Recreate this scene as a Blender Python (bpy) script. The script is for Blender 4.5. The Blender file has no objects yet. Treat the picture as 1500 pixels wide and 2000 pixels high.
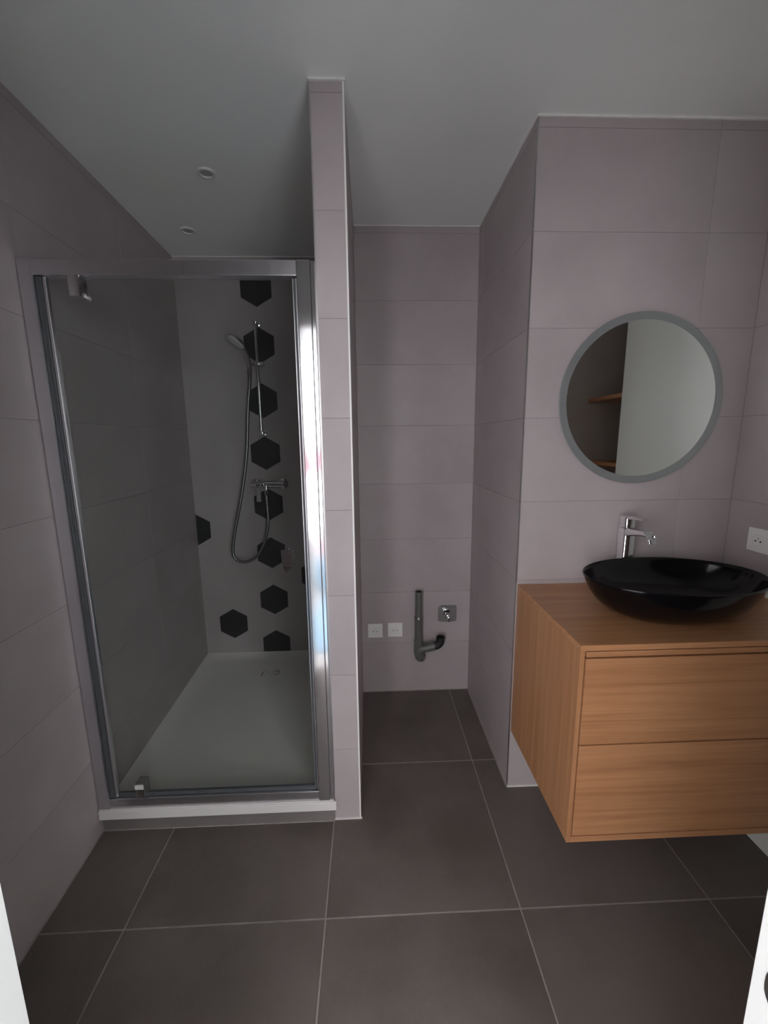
import bpy, bmesh, math, random
from mathutils import Vector, Matrix

random.seed(7)
S = bpy.context.scene
COL = S.collection
PI = math.pi

# ------------------------------------------------------------------ camera
F_PX = 802.892
cam_d = bpy.data.cameras.new('camera')
cam_d.sensor_fit = 'VERTICAL'; cam_d.sensor_height = 24.0
cam_d.lens = F_PX / 2000.0 * 24.0
cam_d.clip_start = 0.02
cam = bpy.data.objects.new('camera', cam_d); COL.objects.link(cam)
CAM_H, YAW, PITCH, ROLL = 1.4375, 0.0364, 0.1741, -0.0107
fwd = Vector((math.sin(YAW)*math.cos(PITCH), math.cos(YAW)*math.cos(PITCH), -math.sin(PITCH)))
rgt = Vector((math.cos(YAW), -math.sin(YAW), 0)); up = rgt.cross(fwd)
r2 = rgt*math.cos(ROLL) + up*math.sin(ROLL); u2 = up*math.cos(ROLL) - rgt*math.sin(ROLL)
cam.matrix_world = Matrix(((r2.x, u2.x, -fwd.x, 0), (r2.y, u2.y, -fwd.y, 0), (r2.z, u2.z, -fwd.z, CAM_H), (0, 0, 0, 1)))
S.camera = cam

# ------------------------------------------------------------------ sky and daylight
world = bpy.data.worlds.new('overcast_sky'); S.world = world; world.use_nodes = True
bg = world.node_tree.nodes['Background']
bg.inputs['Color'].default_value = (1.0, 0.955, 0.975, 1)
bg.inputs['Strength'].default_value = 11.2
# two unseen windows, added and spaced to shape the daylight; portals sample the sky
WIN_Y, WIN_Z0, WIN_Z1 = -1.5, 0.42, 2.32
WINS = [(-2.10, -0.40), (0.46, 1.42)]
for wx0, wx1 in WINS:
    pl = bpy.data.lights.new('window_portal', 'AREA'); pl.shape = 'RECTANGLE'
    pl.size = wx1-wx0; pl.size_y = WIN_Z1-WIN_Z0
    pl.cycles.is_portal = True
    plo = bpy.data.objects.new('window_portal', pl); COL.objects.link(plo)
    plo.location = ((wx0+wx1)/2, WIN_Y-0.12, (WIN_Z0+WIN_Z1)/2)
    plo.rotation_euler = (PI/2, 0, 0)          # local -Z looks along +Y, into the room

vs = S.view_settings
S.display_settings.display_device = 'sRGB'
vs.view_transform = 'Standard'; vs.look = 'None'; vs.gamma = 1.0; vs.use_curve_mapping = False
vs.exposure = 0.0
S.cycles.max_bounces = 14; S.cycles.diffuse_bounces = 8; S.cycles.glossy_bounces = 6
S.cycles.transmission_bounces = 6; S.cycles.transparent_max_bounces = 12
S.cycles.use_denoising = True
S.cycles.sample_clamp_indirect = 8.0

# ------------------------------------------------------------------ materials
def new_mat(name):
    m = bpy.data.materials.new(name); m.use_nodes = True
    nt = m.node_tree; b = nt.nodes['Principled BSDF']
    return m, nt, b
def plain(name, col, rough=0.5, metal=0.0, spec=0.5, coat=0.0):
    m, nt, b = new_mat(name)
    b.inputs['Base Color'].default_value = (*col, 1); b.inputs['Roughness'].default_value = rough
    b.inputs['Metallic'].default_value = metal; b.inputs['Specular IOR Level'].default_value = spec
    b.inputs['Coat Weight'].default_value = coat
    return m
def node(nt, t, **kw):
    n = nt.nodes.new(t)
    for k, v in kw.items(): setattr(n, k, v)
    return n
def mottled(name, c0, c1, scale=3.0, rough=0.5, fine=(0.0, 200.0), bump=0.0, per_object=0.0, spec=0.5):
    """cloudy two-tone material with fine grain; colour variation only"""
    m, nt, b = new_mat(name); L = nt.links
    tc = node(nt, 'ShaderNodeTexCoord'); oi = node(nt, 'ShaderNodeObjectInfo')
    off = node(nt, 'ShaderNodeVectorMath', operation='MULTIPLY_ADD')
    cmb = node(nt, 'ShaderNodeCombineXYZ')
    for i in range(3): L.new(oi.outputs['Random'], cmb.inputs[i])
    L.new(cmb.outputs[0], off.inputs[0]); off.inputs[1].default_value = (37, 61, 23); L.new(tc.outputs['Object'], off.inputs[2])
    n1 = node(nt, 'ShaderNodeTexNoise'); n1.inputs['Scale'].default_value = scale; n1.inputs['Detail'].default_value = 6
    n1.inputs['Roughness'].default_value = 0.6
    L.new(off.outputs[0], n1.inputs['Vector'])
    n2 = node(nt, 'ShaderNodeTexNoise'); n2.inputs['Scale'].default_value = fine[1]; n2.inputs['Detail'].default_value = 2
    L.new(off.outputs[0], n2.inputs['Vector'])
    r = node(nt, 'ShaderNodeMapRange'); r.inputs['From Min'].default_value = 0.3; r.inputs['From Max'].default_value = 0.7
    L.new(n1.outputs['Fac'], r.inputs['Value'])
    a = node(nt, 'ShaderNodeMath', operation='MULTIPLY_ADD'); L.new(n2.outputs['Fac'], a.inputs[0]); a.inputs[1].default_value = fine[0]
    L.new(r.outputs[0], a.inputs[2])
    a2 = node(nt, 'ShaderNodeMath', operation='MULTIPLY_ADD'); L.new(oi.outputs['Random'], a2.inputs[0]); a2.inputs[1].default_value = per_object
    L.new(a.outputs[0], a2.inputs[2])
    mx = node(nt, 'ShaderNodeMix', data_type='RGBA'); mx.clamp_factor = True
    mx.inputs['A'].default_value = (*c0, 1); mx.inputs['B'].default_value = (*c1, 1)
    L.new(a2.outputs[0], mx.inputs['Factor']); L.new(mx.outputs['Result'], b.inputs['Base Color'])
    b.inputs['Roughness'].default_value = rough; b.inputs['Specular IOR Level'].default_value = spec
    if bump:
        bp = node(nt, 'ShaderNodeBump'); bp.inputs['Strength'].default_value = bump; bp.inputs['Distance'].default_value = 0.002
        L.new(n2.outputs['Fac'], bp.inputs['Height']); L.new(bp.outputs[0], b.inputs['Normal'])
    return m
def wood(name, c0, c1, axis, rough=0.38):
    """straight-grained oak; axis = grain direction (0 x, 1 y, 2 z)"""
    m, nt, b = new_mat(name); L = nt.links
    tc = node(nt, 'ShaderNodeTexCoord'); mp = node(nt, 'ShaderNodeMapping'); oi = node(nt, 'ShaderNodeObjectInfo')
    sc = [55, 55, 55]; sc[axis] = 1.6; mp.inputs['Scale'].default_value = sc
    cmb = node(nt, 'ShaderNodeCombineXYZ'); mu = node(nt, 'ShaderNodeMath', operation='MULTIPLY'); mu.inputs[1].default_value = 50
    L.new(oi.outputs['Random'], mu.inputs[0])
    for i in range(3): L.new(mu.outputs[0], cmb.inputs[i])
    L.new(cmb.outputs[0], mp.inputs['Location']); L.new(tc.outputs['Object'], mp.inputs['Vector'])
    n1 = node(nt, 'ShaderNodeTexNoise'); n1.inputs['Scale'].default_value = 1.0; n1.inputs['Detail'].default_value = 5; n1.inputs['Distortion'].default_value = 0.6
    n2 = node(nt, 'ShaderNodeTexNoise'); n2.inputs['Scale'].default_value = 5.5; n2.inputs['Detail'].default_value = 3
    L.new(mp.outputs[0], n1.inputs['Vector']); L.new(mp.outputs[0], n2.inputs['Vector'])
    ad = node(nt, 'ShaderNodeMath', operation='MULTIPLY_ADD'); L.new(n2.outputs['Fac'], ad.inputs[0]); ad.inputs[1].default_value = 0.35; L.new(n1.outputs['Fac'], ad.inputs[2])
    r = node(nt, 'ShaderNodeMapRange'); r.inputs['From Min'].default_value = 0.42; r.inputs['From Max'].default_value = 0.92; L.new(ad.outputs[0], r.inputs['Value'])
    mx = node(nt, 'ShaderNodeMix', data_type='RGBA'); mx.clamp_factor = True
    mx.inputs['A'].default_value = (*c0, 1); mx.inputs['B'].default_value = (*c1, 1)
    L.new(r.outputs[0], mx.inputs['Factor']); L.new(mx.outputs['Result'], b.inputs['Base Color'])
    b.inputs['Roughness'].default_value = rough
    bp = node(nt, 'ShaderNodeBump'); bp.inputs['Strength'].default_value = 0.12; bp.inputs['Distance'].default_value = 0.001
    L.new(ad.outputs[0], bp.inputs['Height']); L.new(bp.outputs[0], b.inputs['Normal'])
    return m
def brushed(name, col, rough, axis=2):
    m, nt, b = new_mat(name); L = nt.links
    b.inputs['Base Color'].default_value = (*col, 1); b.inputs['Metallic'].default_value = 1.0
    tc = node(nt, 'ShaderNodeTexCoord'); mp = node(nt, 'ShaderNodeMapping'); sc = [300, 300, 300]; sc[axis] = 3
    mp.inputs['Scale'].default_value = sc; L.new(tc.outputs['Object'], mp.inputs['Vector'])
    n = node(nt, 'ShaderNodeTexNoise'); n.inputs['Scale'].default_value = 1.0; L.new(mp.outputs[0], n.inputs['Vector'])
    r = node(nt, 'ShaderNodeMapRange'); r.inputs['To Min'].default_value = rough*0.8; r.inputs['To Max'].default_value = rough*1.2
    L.new(n.outputs['Fac'], r.inputs['Value']); L.new(r.outputs[0], b.inputs['Roughness'])
    return m
def thin_glass(name, tint=(0.93, 0.95, 0.94), ior=1.5, rough=0.0):
    m = bpy.data.materials.new(name); m.use_nodes = True; nt = m.node_tree; L = nt.links
    nt.nodes.remove(nt.nodes['Principled BSDF']); out = nt.nodes['Material Output']
    tr = node(nt, 'ShaderNodeBsdfTransparent'); tr.inputs['Color'].default_value = (*tint, 1)
    gl = node(nt, 'ShaderNodeBsdfGlossy'); gl.inputs['Roughness'].default_value = rough
    lw = node(nt, 'ShaderNodeLayerWeight'); lw.inputs['Blend'].default_value = 0.5      # facing = 1 - cos
    pw = node(nt, 'ShaderNodeMath', operation='POWER'); L.new(lw.outputs['Facing'], pw.inputs[0]); pw.inputs[1].default_value = 5.0
    f0 = ((ior-1)/(ior+1))**2
    fr = node(nt, 'ShaderNodeMath', operation='MULTIPLY_ADD'); L.new(pw.outputs[0], fr.inputs[0]); fr.inputs[1].default_value = 1-f0; fr.inputs[2].default_value = f0
    mx = node(nt, 'ShaderNodeMixShader'); L.new(fr.outputs[0], mx.inputs[0]); L.new(tr.outputs[0], mx.inputs[1]); L.new(gl.outputs[0], mx.inputs[2])
    L.new(mx.outputs[0], out.inputs['Surface'])
    return m

M = {}
M['tile'] = mottled('grey_wall_tile', (0.373, 0.328, 0.335), (0.442, 0.393, 0.401), scale=3.2, rough=0.5, fine=(0.25, 160), per_object=0.12)
M['tile_grout'] = mottled('wall_grout', (0.285, 0.258, 0.262), (0.325, 0.294, 0.298), scale=20, rough=0.9)
M['hex'] = mottled('black_hexagon_tile', (0.014, 0.015, 0.017), (0.024, 0.025, 0.027), scale=8, rough=0.55, fine=(0.3, 150))
M['floor_tile'] = mottled('dark_floor_tile', (0.078, 0.065, 0.059), (0.150, 0.126, 0.116), scale=2.5, rough=0.55, fine=(0.55, 230), bump=0.05, per_object=0.15)
M['riser'] = mottled('grey_riser_tile', (0.17, 0.152, 0.150), (0.205, 0.185, 0.182), scale=3, rough=0.5, fine=(0.3, 200))
M['floor_grout'] = mottled('light_floor_grout', (0.27, 0.25, 0.24), (0.38, 0.355, 0.34), scale=25, rough=0.9)
M['ceiling'] = mottled('ceiling_paint', (0.82, 0.84, 0.815), (0.86, 0.88, 0.855), scale=1.5, rough=0.9, fine=(0.4, 120), bump=0.15)
M['white_wall'] = mottled('white_wall_paint', (0.82, 0.84, 0.82), (0.86, 0.88, 0.86), scale=2, rough=0.85, fine=(0.3, 150), bump=0.05)
M['jamb'] = mottled('white_door_lacquer', (0.80, 0.80, 0.80), (0.84, 0.84, 0.84), scale=5, rough=0.4)
M['caulk'] = mottled('white_silicone', (0.72, 0.71, 0.70), (0.80, 0.79, 0.78), scale=40, rough=0.6)
M['edge_white'] = plain('white_edge_profile', (0.80, 0.79, 0.79), 0.35)
M['edge_grey'] = brushed('grey_edge_profile', (0.50, 0.49, 0.50), 0.4)
M['chrome'] = plain('polished_chrome', (0.78, 0.78, 0.80), 0.09, 1.0)
M['steel'] = brushed('satin_steel', (0.50, 0.50, 0.50), 0.30, 0)
M['alu'] = brushed('bright_aluminium', (0.80, 0.80, 0.83), 0.10)
M['alu_dull'] = brushed('dull_aluminium', (0.74, 0.74, 0.78), 0.30)
M['glass'] = thin_glass('shower_glass', (0.90, 0.925, 0.915))
M['pane'] = thin_glass('window_glass', (0.95, 0.96, 0.96))
M['seal'] = plain('grey_seal', (0.085, 0.092, 0.10), 0.4)
M['tray'] = mottled('stone_resin_tray', (0.84, 0.80, 0.78), (0.88, 0.84, 0.82), scale=4, rough=0.55, fine=(0.5, 300), bump=0.12)
M['tray_edge'] = plain('tray_front_edge', (0.76, 0.74, 0.74), 0.5)
M['slot'] = plain('black_gap', (0.006, 0.006, 0.006), 0.8)
M['oak_x'] = wood('oak_horizontal', (0.36, 0.165, 0.075), (0.52, 0.262, 0.128), 0)
M['oak_z'] = wood('oak_vertical', (0.36, 0.165, 0.075), (0.50, 0.25, 0.122), 2)
M['oak_y'] = wood('oak_deep', (0.36, 0.165, 0.075), (0.52, 0.262, 0.128), 1)
M['basin'] = plain('black_glazed_basin', (0.003, 0.003, 0.004), 0.13, 0, 0.35)
M['mirror'] = plain('mirror_silver', (0.93, 0.945, 0.93), 0.0, 1.0)
M['frost'] = plain('frosted_mirror_rim', (0.42, 0.445, 0.455), 0.42, 0.75)
M['mirror_back'] = plain('mirror_housing', (0.10, 0.105, 0.11), 0.5)
M['plastic'] = plain('white_socket_plastic', (0.80, 0.79, 0.78), 0.35)
M['plastic_well'] = plain('white_socket_well', (0.74, 0.73, 0.72), 0.4)
M['pvc'] = mottled('grey_pvc', (0.105, 0.110, 0.104), (0.135, 0.140, 0.133), scale=12, rough=0.38)
M['rubber'] = plain('black_rubber', (0.015, 0.015, 0.015), 0.6)
M['hose'] = plain('steel_hose', (0.30, 0.30, 0.31), 0.32, 1.0)
M['spray'] = plain('pale_spray_face', (0.82, 0.82, 0.82), 0.45)
M['fixture'] = plain('white_fixture', (0.72, 0.72, 0.71), 0.4)
M['lens'] = plain('lamp_lens', (0.42, 0.42, 0.42), 0.35)
M['room_floor'] = mottled('pale_floorboards', (0.46, 0.44, 0.43), (0.54, 0.52, 0.51), scale=3, rough=0.5)
M['rug'] = mottled('pale_blue_wool', (0.28, 0.42, 0.55), (0.34, 0.48, 0.60), scale=30, rough=0.95)
M['pink'] = mottled('pink_fabric', (0.84, 0.36, 0.46), (0.88, 0.42, 0.52), scale=20, rough=0.9)
M['shelf_back'] = mottled('brown_grey_tile', (0.40, 0.365, 0.335), (0.46, 0.42, 0.39), scale=3, rough=0.5, fine=(0.2, 150))

def shade_mat():
    m, nt, b = new_mat('pink_lamp_shade'); b.inputs['Base Color'].default_value = (0.88, 0.46, 0.54, 1); b.inputs['Roughness'].default_value = 0.9
    tl = node(nt, 'ShaderNodeBsdfTranslucent'); tl.inputs['Color'].default_value = (0.92, 0.50, 0.58, 1)
    mx = node(nt, 'ShaderNodeMixShader'); mx.inputs[0].default_value = 0.6
    nt.links.new(b.outputs[0], mx.inputs[1]); nt.links.new(tl.outputs[0], mx.inputs[2]); nt.links.new(mx.outputs[0], nt.nodes['Material Output'].inputs['Surface'])
    return m
M['shade'] = shade_mat()

# ------------------------------------------------------------------ mesh helpers
def link(name, me, mat=None, parent=None, loc=(0, 0, 0), rot=(0, 0, 0), smooth=False):
    o = bpy.data.objects.new(name, me); COL.objects.link(o)
    o.location = loc; o.rotation_euler = rot
    if parent is not None: o.parent = parent
    if mat is not None and not me.materials: me.materials.append(M[mat] if isinstance(mat, str) else mat)
    return o
def mesh_of(bm, name, smooth=0):
    bmesh.ops.recalc_face_normals(bm, faces=bm.faces[:])
    me = bpy.data.meshes.new(name); bm.to_mesh(me); bm.free()
    if smooth:
        for p in me.polygons: p.use_smooth = True
        if smooth < 180:
            me.set_sharp_from_angle(angle=math.radians(smooth))
    return me
def box_into(bm, a, b, bev=0.0, seg=1):
    x0, y0, z0 = a; x1, y1, z1 = b
    vs_ = [bm.verts.new((x, y, z)) for x in (x0, x1) for y in (y0, y1) for z in (z0, z1)]
    q = [(0, 1, 3, 2), (4, 6, 7, 5), (0, 4, 5, 1), (2, 3, 7, 6), (0, 2, 6, 4), (1, 5, 7, 3)]
    fs = [bm.faces.new([vs_[i] for i in f]) for f in q]
    if bev:
        es = list({e for f in fs for e in f.edges})
        bmesh.ops.bevel(bm, geom=es, offset=bev, segments=seg, affect='EDGES', profile=0.5)
def box(name, a, b, mat, parent=None, bev=0.0, seg=1, base=(0, 0, 0), smooth=0):
    """box given by two world corners; base = world location of the parent's origin"""
    a = Vector(a); b = Vector(b); c = (a+b)/2; bm = bmesh.new()
    box_into(bm, a-c, b-c, bev, seg)
    return link(name, mesh_of(bm, name, smooth), mat, parent, c-Vector(base))
def prism_into(bm, pts, z0, z1):
    lo = [bm.verts.new((x, y, z0)) for x, y in pts]; hi = [bm.verts.new((x, y, z1)) for x, y in pts]; n = len(pts)
    bm.faces.new(lo[::-1]); bm.faces.new(hi)
    for i in range(n): bm.faces.new([lo[i], lo[(i+1) % n], hi[(i+1) % n], hi[i]])
def prism(name, pts, z0, z1, mat, parent=None, base=(0, 0, 0)):
    bm = bmesh.new(); prism_into(bm, pts, z0, z1)
    me = mesh_of(bm, name)
    o = link(name, me, mat, parent, -Vector(base)); return o
def frame_for(d, ref=None):
    d = d.normalized(); ref = ref or (Vector((0, 0, 1)) if abs(d.z) < 0.9 else Vector((1, 0, 0)))
    u = d.cross(ref).normalized(); v = u.cross(d).normalized(); return u, v
def tube_into(bm, pts, rad, n=12, caps=True):
    pts = [Vector(p) for p in pts]; rings = []; u = None
    for i, p in enumerate(pts):
        d = (pts[min(i+1, len(pts)-1)]-pts[max(i-1, 0)]).normalized()
        if u is None: u, v = frame_for(d)
        else:
            u = (u - d*u.dot(d)).normalized(); v = u.cross(d).normalized()
        r = rad[i] if isinstance(rad, (list, tuple)) else rad
        rings.append([bm.verts.new(p + u*(r*math.cos(2*PI*k/n)) + v*(r*math.sin(2*PI*k/n))) for k in range(n)])
    for a, b in zip(rings, rings[1:]):
        for k in range(n): bm.faces.new([a[k], a[(k+1) % n], b[(k+1) % n], b[k]])
    if caps: bm.faces.new(rings[0][::-1]); bm.faces.new(rings[-1])
def smooth_path(ctrl, sub=6):
    P = [Vector(p) for p in ctrl]; out = []
    for i in range(len(P)-1):
        p0 = P[max(i-1, 0)]; p1 = P[i]; p2 = P[i+1]; p3 = P[min(i+2, len(P)-1)]
        for k in range(sub):
            t = k/sub
            out.append(0.5*((2*p1)+(p2-p0)*t+(2*p0-5*p1+4*p2-p3)*t*t+(3*p1-p0-3*p2+p3)*t**3))
    out.append(P[-1]); return out
def tube(name, pts, rad, mat, parent=None, n=12, base=(0, 0, 0), caps=True, smooth=50):
    b = Vector(base); bm = bmesh.new(); tube_into(bm, [Vector(p)-b for p in pts], rad, n, caps)
    return link(name, mesh_of(bm, name, smooth), mat, parent)
def lathe(name, prof, origin, axis, mat, parent=None, n=32, base=(0, 0, 0), smooth=40, caps=True):
    """prof = (radius, distance along axis) pairs"""
    o = Vector(origin)-Vector(base); d = Vector(axis).normalized(); u, v = frame_for(d); bm = bmesh.new(); rings = []
    for r, h in prof:
        if r <= 1e-6: rings.append([bm.verts.new(o+d*h)])
        else: rings.append([bm.verts.new(o+d*h+u*(r*math.cos(2*PI*k/n))+v*(r*math.sin(2*PI*k/n))) for k in range(n)])
    for a, b in zip(rings, rings[1:]):
        for k in range(n):
            k2 = (k+1) % n
            if len(a) == 1 and len(b) == 1: continue
            if len(a) == 1: bm.faces.new([a[0], b[k], b[k2]])
            elif len(b) == 1: bm.faces.new([a[k], a[k2], b[0]])
            else: bm.faces.new([a[k], a[k2], b[k2], b[k]])
    if caps:
        if len(rings[0]) > 1: bm.faces.new(rings[0][::-1])
        if len(rings[-1]) > 1: bm.faces.new(rings[-1])
    return link(name, mesh_of(bm, name, smooth), mat, parent)
def tag(o, label, cat, group=None):
    o['label'] = label; o['category'] = cat
    if group: o['group'] = group
    return o
def thing(name, label, cat, loc, group=None):
    o = bpy.data.objects.new(name, None); COL.objects.link(o); o.location = loc; o.empty_display_size = 0.05
    return tag(o, label, cat, group)
def struct(o, label=None):
    o['kind'] = 'structure'
    if label: o['label'] = label
    return o

# ------------------------------------------------------------------ the room: measures (metres)
H = 2.4453                       # ceiling
ROW = 0.3015; COLW = 0.602       # tile module with joint
YP, P0, P1 = 1.363, -0.151, -0.0523     # partition end face and its two sides
YA = 2.1674                      # alcove back wall
XR, YV = 0.5561, 1.479           # alcove side wall, vanity wall
YS = 2.5157                      # shower back wall
XRR = 1.36                       # right wall
YD0, YD1 = 0.24, 0.34            # door wall
DX0, DX1, DZ = -0.357, 0.408, 2.03      # door opening
LANG = math.atan(0.0382)
def LX(y): return -1.0204 - 0.0382*(y-1.4)
T = 0.008                        # tile thickness
G = 0.0017                       # wall joint

tile_cache = {}
def tile_mesh(w, h, mat, t=T, bev=0.0004):
    k = (round(w, 4), round(h, 4), mat, t)
    if k not in tile_cache:
        bm = bmesh.new(); box_into(bm, (-w/2, 0, -h/2), (w/2, t, h/2), bev)
        me = mesh_of(bm, 'tile'); me.materials.append(M[mat]); tile_cache[k] = me
    return tile_cache[k]
def wall_tiles(parent, origin, udir, ulen, ujoints, z0=0.0, z1=H, mat='tile', zj=None):
    """tiles on a vertical wall; origin = foot of the tile face at u=0, udir = unit direction along the wall;
    the face looks to the right-hand side of udir rotated by -90 degrees about z"""
    ud = Vector(udir).normalized(); o = Vector(origin); ang = math.atan2(ud.y, ud.x)
    us = [0.0]+[u for u in ujoints if 0.01 < u < ulen-0.01]+[ulen]
    zs = [z0]+[k*ROW for k in range(1, 9) if z0+0.004 < k*ROW < z1-0.004]+[z1]
    for a, b in zip(us, us[1:]):
        for c, d in zip(zs, zs[1:]):
            w, h = b-a-G, d-c-G
            if w < 0.004 or h < 0.004: continue
            p = o+ud*((a+b)/2); 
            link('wall_tile', tile_mesh(w, h, mat), None, parent, (p.x, p.y, (c+d)/2), (0, 0, ang))

# ------------------------------------------------------------------ floor
fl = struct(box('floor', (-1.25, YD0, -0.12), (1.85, 2.62, -0.0016), 'floor_grout'), 'dark grey square floor tiles with pale joints')
xj = [-0.1542+COLW*k for k in range(-2, 5)]; yj = [1.026+COLW*k for k in range(-2, 4)]
FG = 0.0046
def floor_clip(v, lo, hi): return max(lo, min(hi, v))
for a, b in zip(xj, xj[1:]):
    for c, d in zip(yj, yj[1:]):
        x0, x1 = floor_clip(a+FG/2, -1.06, 1.80), floor_clip(b-FG/2, -1.06, 1.80)
        y0, y1 = floor_clip(c+FG/2, YD0, YA), floor_clip(d-FG/2, YD0, YA)
        if x1-x0 < 0.01 or y1-y0 < 0.01: continue
        if x1 <= P0+0.003 and y0 > 1.36: continue
        if x0 > XR+0.1 and y0 > YV: continue
        cx, cy = (x0+x1)/2, (y0+y1)/2
        bm = bmesh.new(); box_into(bm, (x0-cx, y0-cy, -0.010), (x1-cx, y1-cy, 0.0), 0.0008)
        link('floor_tile', mesh_of(bm, 'floor_tile'), 'floor_tile', fl, (cx-fl.location.x, cy-fl.location.y, -fl.location.z))

# ------------------------------------------------------------------ ceiling
struct(box('ceiling', (-1.3, YD0-0.005, H), (1.95, 2.75, H+0.12), 'ceiling'), 'matt off-white painted ceiling')

# ------------------------------------------------------------------ walls
def wall_box(name, a, b, mat, label=None):
    a = Vector(a); b = Vector(b); o = box(name, a, b, mat)
    o.data.transform(Matrix.Translation(o.location)); o.location = (0, 0, 0)
    return struct(o, label)
def wall_prism(name, pts, z0, z1, mat, label=None): return struct(prism(name, pts, z0, z1, mat), label)
R = 0.0012    # how far the joint bed lies behind the tile face

# left wall (slightly out of square), runs through the shower
wl = wall_prism('wall_left', [(LX(YD0)-R, YD0), (LX(YS+0.12)-R, YS+0.12), (LX(YS+0.12)-0.2, YS+0.12), (LX(YD0)-0.2, YD0)], -0.02, H, 'tile_grout', 'long grey tiled wall left of the shower')
ly0 = YD1; lu = Vector((LX(2)-LX(1), 1, 0)).normalized()
llen = (YS-ly0)/lu.y
# udir -> face normal must point to +X: walk along -Y... tile local +y points into the wall
wall_tiles(wl, (LX(ly0), ly0, 0), (lu.x, lu.y, 0), llen, [0.42+COLW*k for k in range(6)])
# shower back wall
ws = wall_box('wall_shower_back', (-1.2, YS+R, -0.02), (P0+0.02, YS+0.15, H), 'tile_grout', 'grey shower back wall with scattered black hexagon tiles')
bm = bmesh.new(); box_into(bm, (LX(YS)-0.004, YS, 0.0), (P0, YS+T, H))
link('wall_panel', mesh_of(bm, 'wall_panel'), 'tile', ws)
# black hexagon tiles, set a hair proud of the grey ones
HEXW = 0.1725
def hex_mesh(cut=None):
    rr = HEXW/2/math.cos(PI/6)
    pts = [(rr*math.cos(PI/6+k*PI/3), rr*math.sin(PI/6+k*PI/3)) for k in range(6)]
    if cut:      # clip polygon with half plane a*x+b*z<=c
        a, b, c = cut; out = []
        for i in range(6):
            p, q = pts[i], pts[(i+1) % 6]; dp, dq = a*p[0]+b*p[1]-c, a*q[0]+b*q[1]-c
            if dp <= 0: out.append(p)
            if dp*dq < 0:
                t = dp/(dp-dq); out.append((p[0]+(q[0]-p[0])*t, p[1]+(q[1]-p[1])*t))
        pts = out
    bm = bmesh.new()
    lo = [bm.verts.new((x, 0, z)) for x, z in pts]; hi = [bm.verts.new((x, 0.006, z)) for x, z in pts]
    bm.faces.new(lo); bm.faces.new(hi[::-1]); n = len(pts)
    for i in range(n): bm.faces.new([lo[i], hi[i], hi[(i+1) % n], lo[(i+1) % n]])
    me = mesh_of(bm, 'hexagon_tile'); me.materials.append(M['hex']); return me
full = hex_mesh()
HX = -0.6157
for z in (2.284, 1.978, 1.6695, 1.3645, 1.0535, 0.7475, 0.4395):
    link('hexagon_tile', full, None, ws, (HX, YS-0.0012, z))
link('hexagon_tile', full, None, ws, (-0.8815, YS-0.0012, 0.2825))
link('hexagon_tile', full, None, ws, (HX+0.267, YS-0.0012, 0.596))
link('hexagon_tile', hex_mesh((0, -1, 0.1305-0.0838)), None, ws, (HX, YS-0.0012, 0.1305))
link('hexagon_tile', hex_mesh((-1, 0, -(LX(YS)+0.001+1.0655))), None, ws, (-1.0655, YS-0.0012, 0.902))

# partition between shower and alcove
wp = wall_box('wall_partition', (P0+R, YP+R, -0.02), (P1-R, YS+0.05, H), 'tile_grout', 'narrow grey tiled end of the wall between shower and recess')
wall_tiles(wp, (P0, YP, 0), (1, 0, 0), P1-P0, [])
wall_tiles(wp, (P1, YP, 0), (0, 1, 0), YA-YP, [COLW])
wall_tiles(wp, (P0, YS, 0), (0, -1, 0), YS-YP, [YS-YP-COLW])
# alcove back, alcove side (block that carries the vanity), vanity wall
wa = wall_box('wall_alcove_back', (P1-0.02, YA+R, -0.02), (XR+0.02, YA+0.15, H), 'tile_grout', 'grey tiled back of the narrow plumbing recess')
wall_tiles(wa, (P1, YA, 0), (1, 0, 0), XR-P1, [])
wv = wall_box('wall_vanity', (XR+R, YV+R, -0.02), (XRR+0.15, YA+0.15, H), 'tile_grout', 'grey tiled wall behind the mirror and wash basin')
wall_tiles(wv, (XR, YA, 0), (0, -1, 0), YA-YV, [YA-YV-COLW])
wall_tiles(wv, (XR, YV, 0), (1, 0, 0), XRR-XR, [COLW])
# right wall: tiled return, white plaster, then an open recess with shelves
YT, YN = 1.298, 0.69
wr = wall_box('wall_right', (XRR+R, YT, -0.02), (XRR+0.15, YV+0.02, H), 'tile_grout', 'grey tiled strip of the right wall beside the basin')
wall_tiles(wr, (XRR, YV, 0), (0, -1, 0), YV-YT, [])
wall_box('wall_right_plaster', (XRR, YN, -0.02), (XRR+0.5, YT-0.0005, H), 'white_wall', 'white plastered part of the right wall')
wall_box('wall_niche_back', (1.74, YD0, -0.02), (1.9, YN+0.02, H), 'shelf_back', 'dim brown-grey back of the shelf recess')
# door wall with its opening
wd = wall_prism('wall_door_left', [(LX(YD1)-0.05, YD0), (DX0-0.012, YD0), (DX0-0.012, YD1), (LX(YD1)-0.05, YD1)], -0.02, H, 'tile', 'bathroom wall left of the doorway')
wall_box('wall_door_right', (DX1+0.012, YD0, -0.02), (1.9, YD1, H), 'shelf_back', 'bathroom wall right of the doorway')
wall_box('wall_door_top', (DX0-0.012, YD0, DZ+0.012), (DX1+0.012, YD1, H), 'white_wall', 'bathroom wall above the doorway')
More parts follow.
